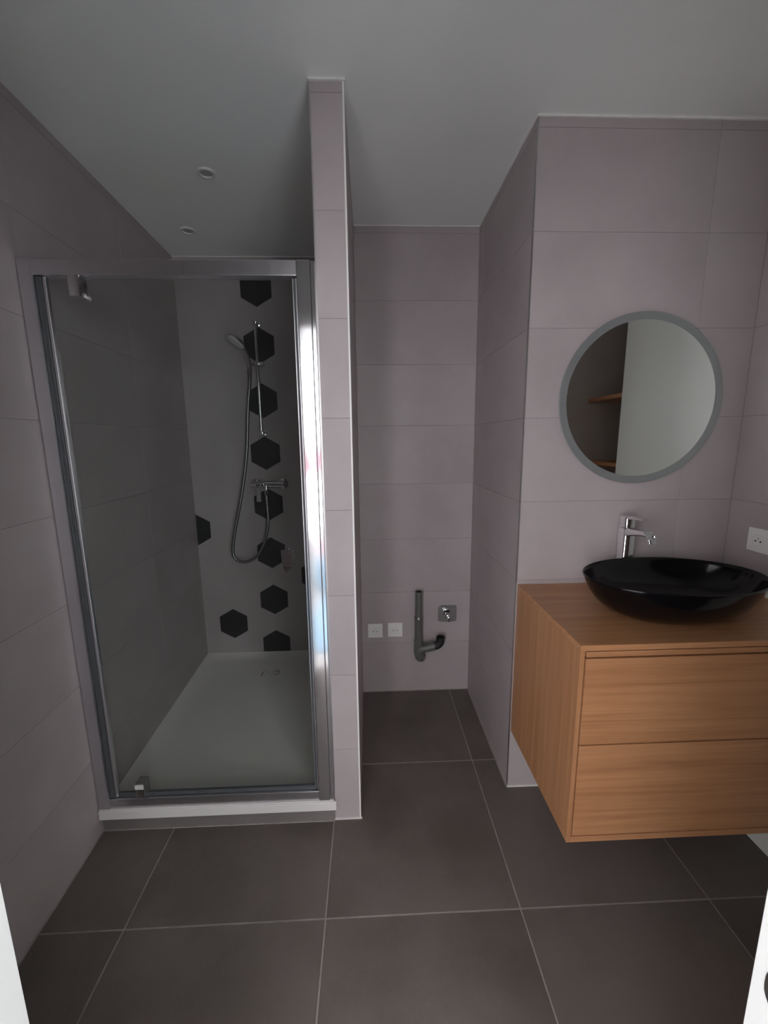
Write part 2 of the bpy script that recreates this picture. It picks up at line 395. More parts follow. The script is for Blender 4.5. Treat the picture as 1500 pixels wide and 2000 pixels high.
# door lining: three white boards, strike plate in the right one
dl = thing('door_frame', 'white lacquered door lining around the open doorway, at both lower picture corners', 'door frame', (0, YD1, 0))
B = (0, YD1, 0)
box('side_jamb', (DX0-0.0125, YD0-0.01, 0), (DX0, YD1, DZ), 'jamb', dl, 0.002, base=B)
jr = box('side_jamb', (DX1, YD0-0.01, 0), (DX1+0.0125, YD1, DZ), 'jamb', dl, 0.002, base=B)
box('head_jamb', (DX0-0.0125, YD0-0.01, DZ), (DX1+0.0125, YD1, DZ+0.0125), 'jamb', dl, 0.002, base=B)
def rounded_plate(name, cx, cz, w, h, t, rad, mat, parent, face, base=(0, 0, 0), seg=6):
    """rounded rectangle plate; face = (origin point, u dir, normal)"""
    o, u, nrm = Vector(face[0])-Vector(base), Vector(face[1]), Vector(face[2]); pts = []
    for sx, sz, a0 in ((1, 1, 0), (-1, 1, PI/2), (-1, -1, PI), (1, -1, 3*PI/2)):
        for k in range(seg+1):
            a = a0+k*PI/2/seg; pts.append((cx+sx*(w/2-rad)+rad*math.cos(a), cz+sz*(h/2-rad)+rad*math.sin(a)))
    bm = bmesh.new(); zz = Vector((0, 0, 1))
    lo = [bm.verts.new(o+u*x+zz*z) for x, z in pts]; hi = [bm.verts.new(o+u*x+zz*z+nrm*t) for x, z in pts]; n = len(pts)
    bm.faces.new(lo[::-1]); bm.faces.new(hi)
    for i in range(n): bm.faces.new([lo[i], lo[(i+1) % n], hi[(i+1) % n], hi[i]])
    bmesh.ops.recalc_face_normals(bm, faces=bm.faces[:])
    top = [f for f in bm.faces if all(v in hi for v in f.verts)]
    bmesh.ops.bevel(bm, geom=list(top[0].edges), offset=min(t*0.45, 0.0015), segments=2, affect='EDGES')
    return link(name, mesh_of(bm, name, 50), mat, parent)
sp = rounded_plate('strike_plate', 0.297, 0.874, 0.056, 0.050, 0.0015, 0.020, 'steel', dl, ((DX1, 0, 0), (0, 1, 0), (-1, 0, 0)), base=B)
sp['label'] = 'rounded steel strike plate'

# ------------------------------------------------------------------ trims, corner profiles, sealant lines
tn = [0]
def trim(a, b, mat, label):
    tn[0] += 1
    return wall_box('trim_%d' % tn[0], a, b, mat, label)
trim((P1-0.0042, YP-0.0012, 0), (P1+0.0012, YP+0.006, H-0.004), 'edge_white', 'white corner profile on the partition edge')
trim((P0-0.0010, YP-0.0010, 0.11), (P0+0.0030, YP+0.004, H-0.004), 'edge_grey', 'thin grey corner profile on the partition edge beside the shower')
trim((XR-0.0010, YV-0.0010, 0), (XR+0.0030, YV+0.005, H-0.004), 'edge_grey', 'thin grey corner profile left of the vanity wall')
c = 0.006
trim((P0-0.002, YP-c, H-c), (P1+0.004, YP, H), 'caulk', 'white sealant at the head of the partition')
trim((XR-0.002, YV-c, H-c), (XRR, YV, H), 'caulk', 'white sealant above the vanity wall')
trim((P1, YA-0.004, H-0.004), (XR, YA, H), 'caulk', 'white sealant above the recess back wall')
trim((XR-0.004, YV, H-0.004), (XR, YA, H), 'caulk', 'white sealant above the recess side wall')
trim((XR-0.004, YV, 0), (XR, YA, 0.004), 'floor_grout', 'pale sealant at the foot of the recess side wall')
trim((XR, YV-0.005, 0), (XRR, YV, 0.005), 'caulk', 'pale sealant at the foot of the vanity wall')
trim((P1, YA-0.003, 0), (XR, YA, 0.003), 'floor_grout', 'pale sealant at the foot of the recess back wall')
trim((P0, YP-0.005, 0), (P1+0.005, YP, 0.004), 'caulk', 'white sealant at the foot of the partition')
tn[0] += 1
wall_prism('trim_%d' % tn[0], [(LX(YD1), YD1), (LX(1.352), 1.352), (LX(1.352)+0.004, 1.352), (LX(YD1)+0.004, YD1)], 0, 0.004, 'floor_grout', 'pale sealant at the foot of the left wall')
tn[0] += 1
wall_prism('trim_%d' % tn[0], [(LX(YS), YS-0.004), (P0, YS-0.004), (P0, YS), (LX(YS), YS)], H-0.004, H, 'caulk', 'white sealant above the shower back wall')

# ------------------------------------------------------------------ shower: plinth, tray
tn[0] += 1
pn = wall_prism('trim_%d' % tn[0], [(LX(1.36), 1.3605), (P0-0.001, 1.3605), (P0-0.001, 1.42), (LX(1.42), 1.42)], 0, 0.060, 'tile_grout', 'low tiled riser under the shower tray')
for a, b in ((LX(1.36)+0.002, -0.7682), (-0.7655, P0-0.002)):
    bm = bmesh.new(); box_into(bm, (a, 1.357, 0.001), (b, 1.3612, 0.059), 0.0006); link('riser_tile', mesh_of(bm, 'riser_tile'), 'riser', pn)
trim((-1.017, 1.3525, 0), (P0, 1.357, 0.004), 'floor_grout', 'pale sealant at the foot of the tray riser')

tray = thing('shower_tray', 'pale stone-look shower tray behind the glass door', 'shower tray', (-0.58, 1.93, 0.06))
TB = (-0.58, 1.93, 0.06)
ty0, ty1 = 1.344, YS-0.001
DRX, DRY = -0.60, 2.29
def tray_body():
    bm = bmesh.new(); b = Vector(TB)
    xl0, xl1, xr = LX(ty0)+0.0015, LX(ty1)+0.0015, P0-0.0015
    nx, ny = 24, 28; grid = []
    for j in range(ny+1):
        v = j/ny; y = ty0+(ty1-ty0)*v; row = []
        xl = xl0+(xl1-xl0)*v
        for i in range(nx+1):
            u = i/nx; x = xl+(xr-xl)*u
            if y < 1.405: z = 0.0995
            else:
                e = min((x-xl), (xr-x), (ty1-y), (y-1.405)); d = math.hypot(x-DRX, y-DRY)
                k = max(0, min(1, e/0.045))
                z = 0.0836 - 0.012*k*k - 0.006*k*max(0, 1-d/0.9)
            row.append(bm.verts.new(Vector((x, y, z))-b))
        grid.append(row)
    for j in range(ny):
        for i in range(nx): bm.faces.new([grid[j][i], grid[j][i+1], grid[j+1][i+1], grid[j+1][i]])
    bot = [[bm.verts.new(Vector((g.co.x, g.co.y, 0.0625-b.z))) for g in r] for r in grid]
    loop = [(0, i) for i in range(nx)]+[(j, nx) for j in range(ny)]+[(ny, i) for i in range(nx, 0, -1)]+[(j, 0) for j in range(ny, 0, -1)]
    for k in range(len(loop)):
        (j0, i0), (j1, i1) = loop[k], loop[(k+1) % len(loop)]
        bm.faces.new([grid[j0][i0], bot[j0][i0], bot[j1][i1], grid[j1][i1]])
    bm.faces.new([bot[j][i] for j, i in loop])
    return mesh_of(bm, 'tray_body', 30)
link('tray_body', tray_body(), 'tray', tray)
fe = box('front_edge', (LX(1.34)+0.002, 1.337, 0.0635), (P0+0.009, 1.346, 0.0985), 'tray_edge', tray, 0.002, 2, base=TB)
fe['label'] = 'bright white front edge'
dr = box('drain_cover', (DRX-0.07, DRY-0.055, 0.0655), (DRX+0.07, DRY+0.055, 0.0672), 'tray', tray, 0.001, base=TB)
for i, (sx, sy, w, l) in enumerate([(-0.055, -0.012, 0.004, 0.050), (-0.042, 0.02, 0.003, 0.018), (-0.022, 0.0, 0.003, 0.012), (0.0, 0.006, 0.003, 0.010), (0.014, 0.012, 0.004, 0.020), (0.026, 0.020, 0.004, 0.024), (0.028, -0.022, 0.004, 0.022), (0.012, -0.018, 0.003, 0.014), (0.040, 0.0, 0.004, 0.046)]):
    bm = bmesh.new(); box_into(bm, (sx-w/2, sy-l/2, 0), (sx+w/2, sy+l/2, 0.0006))
    dr_s = link('drain_slot', mesh_of(bm, 'drain_slot'), 'slot', dr, (0, 0, 0.0007))

# ------------------------------------------------------------------ shower enclosure
SB = (-0.58, 1.36, 0.1)
sh = thing('shower_enclosure', 'framed glass pivot shower door in bright aluminium between left wall and partition', 'shower door', SB)
FY0, FY1 = 1.3435, 1.385
FZ0, FZ1 = 0.1008, 1.969
box('wall_profile', (LX(1.36)+0.003, FY0, FZ0), (-0.975, FY1, FZ1), 'alu_dull', sh, 0.0025, 2, base=SB)
rp = box('latch_profile', (-0.2065, FY0, FZ0), (-0.1648, FY1, FZ1-0.0005), 'alu', sh, 0.002, 2, base=SB)
rp['label'] = 'polished upright mirroring the bright room outside'
box('wall_profile', (-0.1642, FY0+0.002, FZ0), (-0.1522, FY1, FZ1-0.003), 'alu', sh, 0.0015, 2, base=SB)
box('top_rail', (-0.975, FY0+0.0008, 1.9245), (-0.2068, FY1, FZ1-0.0008), 'alu_dull', sh, 0.002, 2, base=SB)
box('bottom_rail', (-0.975, FY0+0.004, FZ0), (-0.2068, FY1, 0.140), 'alu_dull', sh, 0.002, 2, base=SB)
for k in range(3):
    x = -0.2215+0.005*k
    box('magnet_seal', (x, FY0+0.010-0.002*k, 0.145), (x+0.0042, FY1-0.004, 1.919), 'alu_dull' if k != 1 else 'seal', sh, 0.0008, base=SB)
gd = link('glass_door', bpy.data.meshes.new('glass_door'), 'glass', sh)
bm = bmesh.new(); box_into(bm, Vector((-0.962, 1.360, 0.150))-Vector(SB), Vector((-0.219, 1.366, 1.921))-Vector(SB)); bm.to_mesh(gd.data); bm.free()
gd['label'] = 'clear glass door leaf'
box('hinge_seal', (-0.9745, 1.352, 0.142), (-0.958, 1.374, 1.9235), 'seal', gd, 0.001, base=SB)
box('hinge_seal', (-0.957, 1.356, 0.142), (-0.948, 1.370, 1.9235), 'alu_dull', gd, 0.001, base=SB)
box('bottom_seal', (-0.948, 1.357, 0.141), (-0.222, 1.369, 0.156), 'seal', gd, 0.001, base=SB)
for z0, z1, tilt in ((1.864, 1.9235, 0), (0.1545, 0.212, 1)):
    hg = box('pivot_hinge', (-0.872, 1.336, z0), (-0.838, 1.3745, z1), 'alu' if not tilt else 'steel', gd, 0.004, 2, base=SB, smooth=40)
box('hinge_cap', (-0.8705, 1.333, 0.190), (-0.8395, 1.3365, 0.209), 'fixture', gd, 0.001, base=SB)
# bowed handle paddle
def handle():
    bm = bmesh.new(); b = Vector(SB); n = 12; fr, bk = [], []
    for k in range(n+1):
        t = k/n; z = 1.084-0.078*t
        y = 1.322-0.016*math.sin(PI*t*0.9)
        w0 = -0.2935+0.012*t; w1 = -0.2545-0.020*t*t+0.006*math.sin(PI*t)
        fr.append((bm.verts.new(Vector((w0, y, z))-b), bm.verts.new(Vector((w1, y-0.004*math.sin(PI*t), z))-b)))
        bk.append((bm.verts.new(Vector((w0, y+0.004, z))-b), bm.verts.new(Vector((w1, y+0.004-0.004*math.sin(PI*t), z))-b)))
    for k in range(n):
        bm.faces.new([fr[k][0], fr[k][1], fr[k+1][1], fr[k+1][0]]); bm.faces.new([bk[k][0], bk[k+1][0], bk[k+1][1], bk[k][1]])
        bm.faces.new([fr[k][0], fr[k+1][0], bk[k+1][0], bk[k][0]]); bm.faces.new([fr[k][1], bk[k][1], bk[k+1][1], fr[k+1][1]])
    bm.faces.new([fr[0][0], bk[0][0], bk[0][1], fr[0][1]]); bm.faces.new([fr[n][0], fr[n][1], bk[n][1], bk[n][0]])
    return mesh_of(bm, 'door_handle', 50)
link('door_handle', handle(), 'chrome', gd)
tube('handle_post', [(-0.275, 1.361, 1.074), (-0.275, 1.322, 1.074)], 0.007, 'chrome', gd, 14, base=SB)

# ------------------------------------------------------------------ shower fittings
RX, RY = -0.6190, 2.4657
rb = (RX, YS, 1.47)
rail = thing('shower_rail', 'slim chrome shower rail on the hexagon tile strip', 'shower rail', rb)
tube('rail_tube', [(RX, RY, 1.480), (RX, RY, 2.100)], 0.0085, 'chrome', rail, 16, base=rb)
for z in (1.484, 2.092):
    tube('wall_bracket', [(RX, YS-0.001, z), (RX, YS-0.008, z), (RX, YS-0.010, z), (RX, RY-0.012, z), (RX, RY-0.014, z)], [0.017, 0.017, 0.011, 0.0125, 0.009], 'chrome', rail, 20, base=rb)
sl = tube('slider', [(RX-0.042, RY-0.004, 1.868), (RX-0.040, RY-0.004, 1.868), (RX+0.034, RY-0.004, 1.865), (RX+0.036, RY-0.004, 1.865)], [0.012, 0.014, 0.014, 0.011], 'chrome', rail, 16, base=rb)
tube('slider_knob', [(RX, RY-0.016, 1.866), (RX, RY-0.032, 1.866)], [0.011, 0.010], 'chrome', sl, 16, base=rb)
hb = (-0.655, 2.40, 1.86)
hs = thing('hand_shower', 'chrome hand shower with pale spray face hanging on the rail', 'hand shower', hb)
hn = Vector((-0.50, -0.28, -0.82)).normalized(); hc = Vector((-0.698, 2.352, 1.962))
tube('shower_handle', smooth_path([(-0.657, 2.447, 1.842), (-0.657, 2.430, 1.872), (-0.662, 2.405, 1.915), (-0.680, 2.375, 1.955), (-0.694, 2.358, 1.972)], 4), 0.0115, 'chrome', hs, 14, base=hb)
lathe('shower_head', [(0.012, -0.026), (0.030, -0.021), (0.048, -0.010), (0.0525, -0.002), (0.0525, 0.003), (0.049, 0.004)], hc, hn, 'chrome', hs, 36, base=hb)
lathe('spray_face', [(0.049, 0.0035), (0.048, 0.006), (0.044, 0.0068), (0.0, 0.0075)], hc, hn, 'spray', hs, 36, base=hb)
hz = thing('shower_hose', 'long looping grey metal shower hose', 'shower hose', (-0.60, 2.43, 1.16))
path = [(-0.657, 2.447, 1.842), (-0.660, 2.435, 1.76), (-0.6786, 2.430, 1.6145), (-0.7048, 2.43, 1.3545), (-0.7509, 2.43, 1.1154), (-0.8053, 2.43, 0.8997), (-0.8236, 2.43, 0.7834),
        (-0.8080, 2.43, 0.7345), (-0.7541, 2.43, 0.7173), (-0.6908, 2.43, 0.7449), (-0.6403, 2.43, 0.8174), (-0.6083, 2.43, 0.9273), (-0.6026, 2.432, 1.00), (-0.605, 2.436, 1.08), (-0.606, 2.44, 1.150)]
hp = smooth_path(path, 10)
tube('hose_tube', hp, 0.0088, 'hose', hz, 10, base=(-0.60, 2.43, 1.16))
for p, q in (((-0.606, 2.44, 1.118), (-0.606, 2.44, 1.152)), ((-0.657, 2.4465, 1.845), (-0.6575, 2.442, 1.800))):
    tube('hose_nut', [p, q], 0.0115, 'chrome', hz, 6, base=(-0.60, 2.43, 1.16))
mb = (-0.603, YS, 1.18)
mx_ = thing('shower_mixer', 'chrome wall-mounted shower mixer with a flat lever', 'mixer tap', mb)
for x in (-0.682, -0.524):
    lathe('wall_rosette', [(0.033, 0.001), (0.033, 0.006), (0.026, 0.013), (0.015, 0.016), (0.0135, 0.030), (0.017, 0.031), (0.017, 0.045)], (x, YS, 1.181), (0, -1, 0), 'chrome', mx_, 28, base=mb)
tube('mixer_body', [(-0.702, 2.464, 1.182), (-0.700, 2.464, 1.182), (-0.640, 2.462, 1.183), (-0.565, 2.462, 1.183), (-0.506, 2.464, 1.182), (-0.504, 2.464, 1.182)], [0.013, 0.017, 0.021, 0.021, 0.017, 0.013], 'chrome', mx_, 24, base=mb)
tube('outlet', [(-0.606, 2.445, 1.178), (-0.606, 2.441, 1.148)], 0.011, 'chrome', mx_, 16, base=mb)
def lever():
    bm = bmesh.new(); b = Vector(mb)
    prof = [(1.196, 2.440), (1.190, 2.412), (1.165, 2.402), (1.125, 2.401), (1.088, 2.400)]
    w = [0.013, 0.013, 0.0125, 0.0125, 0.0135]; vr = []
    for (z, y), ww in zip(prof, w):
        vr.append([bm.verts.new(Vector((-0.642+s*ww, y+d, z))-b) for s, d in ((-1, 0), (1, 0), (1, 0.007), (-1, 0.007))])
    for a, c_ in zip(vr, vr[1:]):
        for k in range(4): bm.faces.new([a[k], a[(k+1) % 4], c_[(k+1) % 4], c_[k]])
    bm.faces.new(vr[0][::-1]); bm.faces.new(vr[-1])
    return mesh_of(bm, 'lever', 40)
link('lever', lever(), 'alu', mx_)

# ------------------------------------------------------------------ recess: sockets, waste pipe, water tap
def socket(loc, rotz, label, group=None, s=0.083):
    t = thing('power_socket', label, 'socket', loc, group); t.rotation_euler = (0, 0, rotz)
    bm = bmesh.new(); box_into(bm, (-s/2, -0.0095, -s/2), (s/2, 0.0, s/2), 0.0022, 2); link('cover_plate', mesh_of(bm, 'cover_plate'), 'plastic', t)
    w = lathe('socket_well', [(0.0215, 0.0098), (0.0215, 0.0105), (0.0200, 0.0105), (0.0195, 0.0092), (0.0, 0.0092)], (0, 0, 0), (0, -1, 0), 'plastic_well', t, 28, caps=False)
    for x, z in ((-0.0095, -0.003), (0.0095, -0.003)):
        tube('pin_hole', [(x, -0.0088, z), (x, -0.0112, z)], 0.0027, 'slot', w, 10)
    tube('earth_pin', [(0, -0.0088, 0.007), (0, -0.013, 0.007)], 0.0025, 'steel', w, 10)
    return t
socket((0.0230, YA, 0.3812), 0, 'white power socket in the recess, left one of the pair')
socket((0.1345, YA, 0.3835), 0, 'white power socket in the recess, right one, nearer the grey pipe')
socket((XRR, 1.341, 1.0780), -PI/2, 'white power socket above the right end of the wash basin')

wb = (0.262, YA, 0.21)
wpipe = thing('waste_pipe', 'grey plastic drain pipe with side branch on the recess wall', 'pipe', wb)
PX, PY = 0.2610, 2.118
def pipe_open(name, pts, ro, ri, mat, parent, n=20):
    """hollow open-topped pipe; last point is the open mouth"""
    o = tube(name, pts, ro, mat, parent, n, base=wb)
    return o
up_ = tube('upper_pipe', [(PX, PY, 0.465), (PX, PY, 0.622)], 0.0185, 'pvc', wpipe, 20, base=wb, caps=False)
tube('pipe_bore', [(PX, PY, 0.60), (PX, PY, 0.6215)], 0.0160, 'slot', up_, 20, base=wb)
lathe('pipe_lip', [(0.0160, 0.0), (0.0160, 0.0005), (0.0187, 0.0005), (0.0187, -0.002)], (PX, PY, 0.622), (0, 0, 1), 'pvc', up_, 20, base=wb, caps=False)
lathe('coupling', [(0.019, 0.480), (0.0215, 0.478), (0.0215, 0.455), (0.0205, 0.452), (0.0205, 0.340), (0.0245, 0.336), (0.0255, 0.262), (0.024, 0.258)], (PX, PY, 0), (0, 0, 1), 'pvc', wpipe, 24, base=wb)
tube('clip', [(PX-0.002, PY-0.019, 0.474), (PX-0.002, PY-0.0235, 0.474)], 0.006, 'plastic', wpipe, 10, base=wb)
tube('lower_elbow', smooth_path([(PX, PY, 0.300), (PX+0.002, PY, 0.262), (PX+0.009, PY+0.004, 0.236), (PX+0.018, PY+0.022, 0.226), (PX+0.020, YA-0.001, 0.225)], 5), 0.0255, 'pvc', wpipe, 22, base=wb)
br = tube('side_branch', smooth_path([(PX+0.004, PY-0.004, 0.288), (0.300, PY-0.012, 0.297), (0.350, PY-0.016, 0.310)], 6), 0.0235, 'pvc', wpipe, 20, base=wb)
tube('branch_elbow', smooth_path([(0.345, PY-0.016, 0.3088), (0.366, PY-0.018, 0.317), (0.379, PY-0.018, 0.332), (0.381, PY-0.018, 0.348)], 6), 0.0225, 'rubber', wpipe, 20, base=wb)
mouth = lathe('branch_mouth', [(0.0205, -0.010), (0.0235, -0.008), (0.0235, 0.012), (0.0195, 0.012), (0.0195, -0.004)], (0.381, PY-0.018, 0.352), (0, 0, 1), 'rubber', wpipe, 22, base=wb, caps=False)
tube('branch_bore', [(0.381, PY-0.018, 0.345), (0.381, PY-0.018, 0.358)], 0.0193, 'slot', mouth, 20, base=wb)

vb = (0.428, YA, 0.47)
tap = thing('water_tap', 'chrome washing machine tap on a square steel plate in the recess', 'tap', vb)
rounded_plate('back_plate', 0.4285, 0.4715, 0.104, 0.098, 0.006, 0.012, 'steel', tap, ((0, YA-0.0003, 0), (1, 0, 0), (0, -1, 0)), base=vb)
lathe('valve_body', [(0.020, 0.004), (0.020, 0.010), (0.014, 0.014), (0.0125, 0.032), (0.0165, 0.034), (0.0165, 0.046), (0.012, 0.050)], (0.424, YA, 0.481), (0.02, -1, -0.05), 'chrome', tap, 24, base=vb)
tube('valve_outlet', [(0.4245, YA-0.036, 0.479), (0.4275, YA-0.042, 0.468), (0.4295, YA-0.050, 0.463), (0.430, YA-0.058, 0.462)], [0.0115, 0.0120, 0.0105, 0.0105], 'chrome', tap, 18, base=vb)
lathe('outlet_thread', [(0.012, 0), (0.0125, 0.003), (0.012, 0.012), (0.0095, 0.0125), (0.0, 0.010)], (0.430, YA-0.054, 0.4622), (0, -1, -0.15), 'chrome', tap, 18, base=vb)
box('valve_lever', (0.405, YA-0.046, 0.494), (0.434, YA-0.034, 0.506), 'rubber', tap, 0.003, 2, base=vb)

# ------------------------------------------------------------------ vanity cabinet
CX0, CX1, CY0, CY1, CZ0, CZ1 = 0.5615, XRR-0.0015, 1.0017, YV-0.0008, 0.264, 0.888
VB = ((CX0+CX1)/2, CY1, CZ0)
van = thing('vanity_cabinet', 'wall-hung oak vanity cabinet with two wide drawers', 'vanity', VB)
PT = 0.0165
box('top_panel', (CX0, CY0, CZ1-PT), (CX1, CY1, CZ1), 'oak_x', van, 0.0006, base=VB)
box('side_panel', (CX0+0.0002, CY0+0.0004, CZ0), (CX0+PT*0.78, CY1, CZ1-PT), 'oak_z', van, 0.0006, base=VB)
box('side_panel', (CX1-PT, CY0+0.0004, CZ0), (CX1, CY1, CZ1-PT), 'oak_z', van, 0.0006, base=VB)
ix0, ix1 = CX0+PT*0.78, CX1-PT
box('bottom_panel', (ix0, CY0+0.0004, CZ0), (ix1, CY1, CZ0+0.019), 'oak_x', van, 0.0006, base=VB)
box('back_panel', (ix0, CY1-0.012, CZ0+0.019), (ix1, CY1, CZ1-PT), 'oak_z', van, base=VB)
box('shadow_panel', (ix0, CY0+0.024, CZ0+0.019), (ix1, CY0+0.034, CZ1-PT), 'slot', van, base=VB)  # black sheet standing in for the shade behind the drawer gaps
box('top_strip', (ix0+0.0045, CY0+0.0012, 0.8530), (ix1-0.003, CY0+0.023, CZ1-PT-0.0030), 'oak_x', van, 0.0005, base=VB)
def drawer(z0, z1):
    """drawer front with a finger bevel along its upper edge"""
    x0, x1 = ix0+0.0042, ix1-0.003; b = Vector(VB); bm = bmesh.new()
    prof = [(CY0+0.0006, z0), (CY0+0.0006, z1-0.016), (CY0+0.0016, z1), (CY0+0.0225, z1), (CY0+0.0225, z0)]
    c = Vector(((x0+x1)/2, CY0, (z0+z1)/2))
    A = [bm.verts.new(Vector((x0, y, z))-c) for y, z in prof]; Bv = [bm.verts.new(Vector((x1, y, z))-c) for y, z in prof]; n = len(prof)
    bm.faces.new(A); bm.faces.new(Bv[::-1])
    for i in range(n): bm.faces.new([A[i], Bv[i], Bv[(i+1) % n], A[(i+1) % n]])
    return link('drawer_front', mesh_of(bm, 'drawer_front'), 'oak_x', van, c-b)
drawer(0.5874, 0.8476); drawer(0.2872, 0.5826)

# ------------------------------------------------------------------ basin
BC = Vector((0.953, 1.206, CZ1)); BA = math.radians(4.3)
bas = thing('wash_basin', 'black oval vessel basin standing on the oak vanity', 'wash basin', BC)
def basin():
    bm = bmesh.new(); n = 72
    # (scale along long axis, along short axis, height): outer from foot to rim, then the inside
    A_, B_ = 0.281, 0.187
    prof = [(0.50, 0.46, 0.000), (0.60, 0.56, 0.003), (0.74, 0.71, 0.020), (0.845, 0.83, 0.044), (0.92, 0.912, 0.072), (0.968, 0.965, 0.100), (0.992, 0.991, 0.116), (1.0, 1.0, 0.1215),
            (0.996, 0.994, 0.1240), (0.984, 0.976, 0.1230), (0.968, 0.955, 0.112), (0.93, 0.915, 0.088), (0.85, 0.83, 0.058), (0.70, 0.67, 0.034), (0.48, 0.44, 0.021), (0.24, 0.22, 0.017), (0.07, 0.105, 0.0165)]
    rings = []
    for sa, sb, z in prof:
        ring = []
        for k in range(n):
            t = 2*PI*k/n; x, y = A_*sa*math.cos(t), B_*sb*math.sin(t)
            ring.append(bm.verts.new((x*math.cos(BA)-y*math.sin(BA), x*math.sin(BA)+y*math.cos(BA), z)))
        rings.append(ring)
    for a, b in zip(rings, rings[1:]):
        for k in range(n): bm.faces.new([a[k], a[(k+1) % n], b[(k+1) % n], b[k]])
    bm.faces.new(rings[0][::-1]); bm.faces.new(rings[-1])
    return mesh_of(bm, 'bowl', 180)
link('bowl', basin(), 'basin', bas)
lathe('waste_ring', [(0.030, 0.016), (0.030, 0.0195), (0.024, 0.0215), (0.0, 0.0215)], (0, 0, 0), (0, 0, 1), 'rubber', bas, 28)

# ------------------------------------------------------------------ basin mixer
FX, FYc = 0.9330, 1.423
fb = (FX, FYc, CZ1)
fa = thing('basin_mixer', 'tall chrome basin mixer with short spout behind the black basin', 'mixer tap', fb)
def rrect(bm, c, u, v, w, h, rad, seg=4):
    out = []
    for sx, sz, a0 in ((1, 1, 0), (-1, 1, PI/2), (-1, -1, PI), (1, -1, 3*PI/2)):
        for k in range(seg+1):
            a = a0+k*PI/2/seg
            out.append(bm.verts.new(Vector(c)+Vector(u)*(sx*(w/2-rad)+rad*math.cos(a))+Vector(v)*(sz*(h/2-rad)+rad*math.sin(a))))
    return out
def loft(name, secs, mat, parent, smooth=35):
    bm = bmesh.new(); rings = [rrect(bm, *s) for s in secs]
    n = len(rings[0])
    for a, b in zip(rings, rings[1:]):
        for k in range(n): bm.faces.new([a[k], a[(k+1) % n], b[(k+1) % n], b[k]])
    bm.faces.new(rings[0][::-1]); bm.faces.new(rings[-1])
    return link(name, mesh_of(bm, name, smooth), mat, parent)
ux, uy, uz = (1, 0, 0), (0, 1, 0), (0, 0, 1)
loft('mixer_body', [((0, 0, 0.0), ux, uy, 0.054, 0.054, 0.012), ((0, 0, 0.004), ux, uy, 0.054, 0.054, 0.012), ((0, 0, 0.005), ux, uy, 0.044, 0.048, 0.010),
                    ((0, 0, 0.225), ux, uy, 0.043, 0.047, 0.010), ((0, 0, 0.227), ux, uy, 0.041, 0.045, 0.010)], 'chrome', fa)
loft('spout', [((0, -0.014, 0.212), ux, uz, 0.040, 0.030, 0.008), ((0, -0.050, 0.2195), ux, uz, 0.036, 0.024, 0.008), ((0, -0.092, 0.2265), ux, uz, 0.033, 0.020, 0.007),
               ((0, -0.118, 0.2285), ux, (0, 0.25, 0.97), 0.032, 0.019, 0.007), ((0, -0.131, 0.220), ux, (0, 0.75, 0.66), 0.030, 0.018, 0.007), ((0, -0.136, 0.202), ux, (0, 1, 0.1), 0.028, 0.018, 0.007)], 'chrome', fa)
hd = loft('cartridge_cap', [((0, 0, 0.229), ux, uy, 0.040, 0.044, 0.012), ((0, 0, 0.262), ux, uy, 0.042, 0.046, 0.012), ((0, 0, 0.268), ux, uy, 0.040, 0.044, 0.012)], 'chrome', fa)
loft('lever', [((0, -0.012, 0.266), ux, uz, 0.036, 0.010, 0.003), ((0, -0.050, 0.268), ux, uz, 0.026, 0.006, 0.0025), ((0, -0.092, 0.2705), ux, uz, 0.020, 0.004, 0.0018)], 'chrome', hd)

# ------------------------------------------------------------------ mirror
MY = 1.4555; mcx, mcz = 0.961, 1.5655
mo = (mcx, YV, mcz)
mir = thing('round_mirror', 'round frameless mirror with a frosted rim above the basin', 'mirror', mo)
lathe('mirror_housing', [(0.262, 0.0005), (0.262, 0.020)], (mcx, YV, mcz), (0, -1, 0), 'mirror_back', mir, 72, base=mo)
lathe('frosted_rim', [(0.2915, 0.0190), (0.2925, 0.0200), (0.2925, 0.0228), (0.2915, 0.0238), (0.2668, 0.0238), (0.2668, 0.0205)], (mcx, YV, mcz), (0, -1, 0), 'frost', mir, 96, base=mo, caps=False)
lathe('mirror_glass', [(0.2667, 0.0195), (0.2667, 0.0236), (0.0, 0.0236)], (mcx, YV, mcz), (0, -1, 0), 'mirror', mir, 96, base=mo, smooth=20)

# ------------------------------------------------------------------ ceiling fittings over the shower
def spot(x, y, label, r=0.040):
    t = thing('recessed_spotlight', label, 'spotlight', (x, y, H))
    lathe('trim_ring', [(r, 0.0), (r, 0.004), (r*0.92, 0.0065), (r*0.72, 0.0065), (r*0.66, 0.001)], (0, 0, 0), (0, 0, -1), 'fixture', t, 32, caps=False)
    lathe('lamp_lens', [(r*0.68, 0.0008), (r*0.66, 0.0018), (0, 0.0022)], (0, 0, 0), (0, 0, -1), 'lens', t, 28)
    return t
spot(-0.597, 1.787, 'small round ceiling spotlight over the shower, the one nearer the doorway', 0.034)
spot(-0.853, 2.230, 'small round ceiling spotlight over the shower, the one near the back corner', 0.036)

# ------------------------------------------------------------------ shelves in the recess at the right (seen in the mirror)
for z, lab in ((1.6505, 'upper oak shelf in the recess seen in the mirror'), (1.2755, 'lower oak shelf in the recess seen in the mirror')):
    o = box('wall_shelf', (XRR+0.002, YD1+0.001, z), (1.7385, YN-0.001, z+0.021), 'oak_y', None, 0.0006); tag(o, lab, 'shelf')

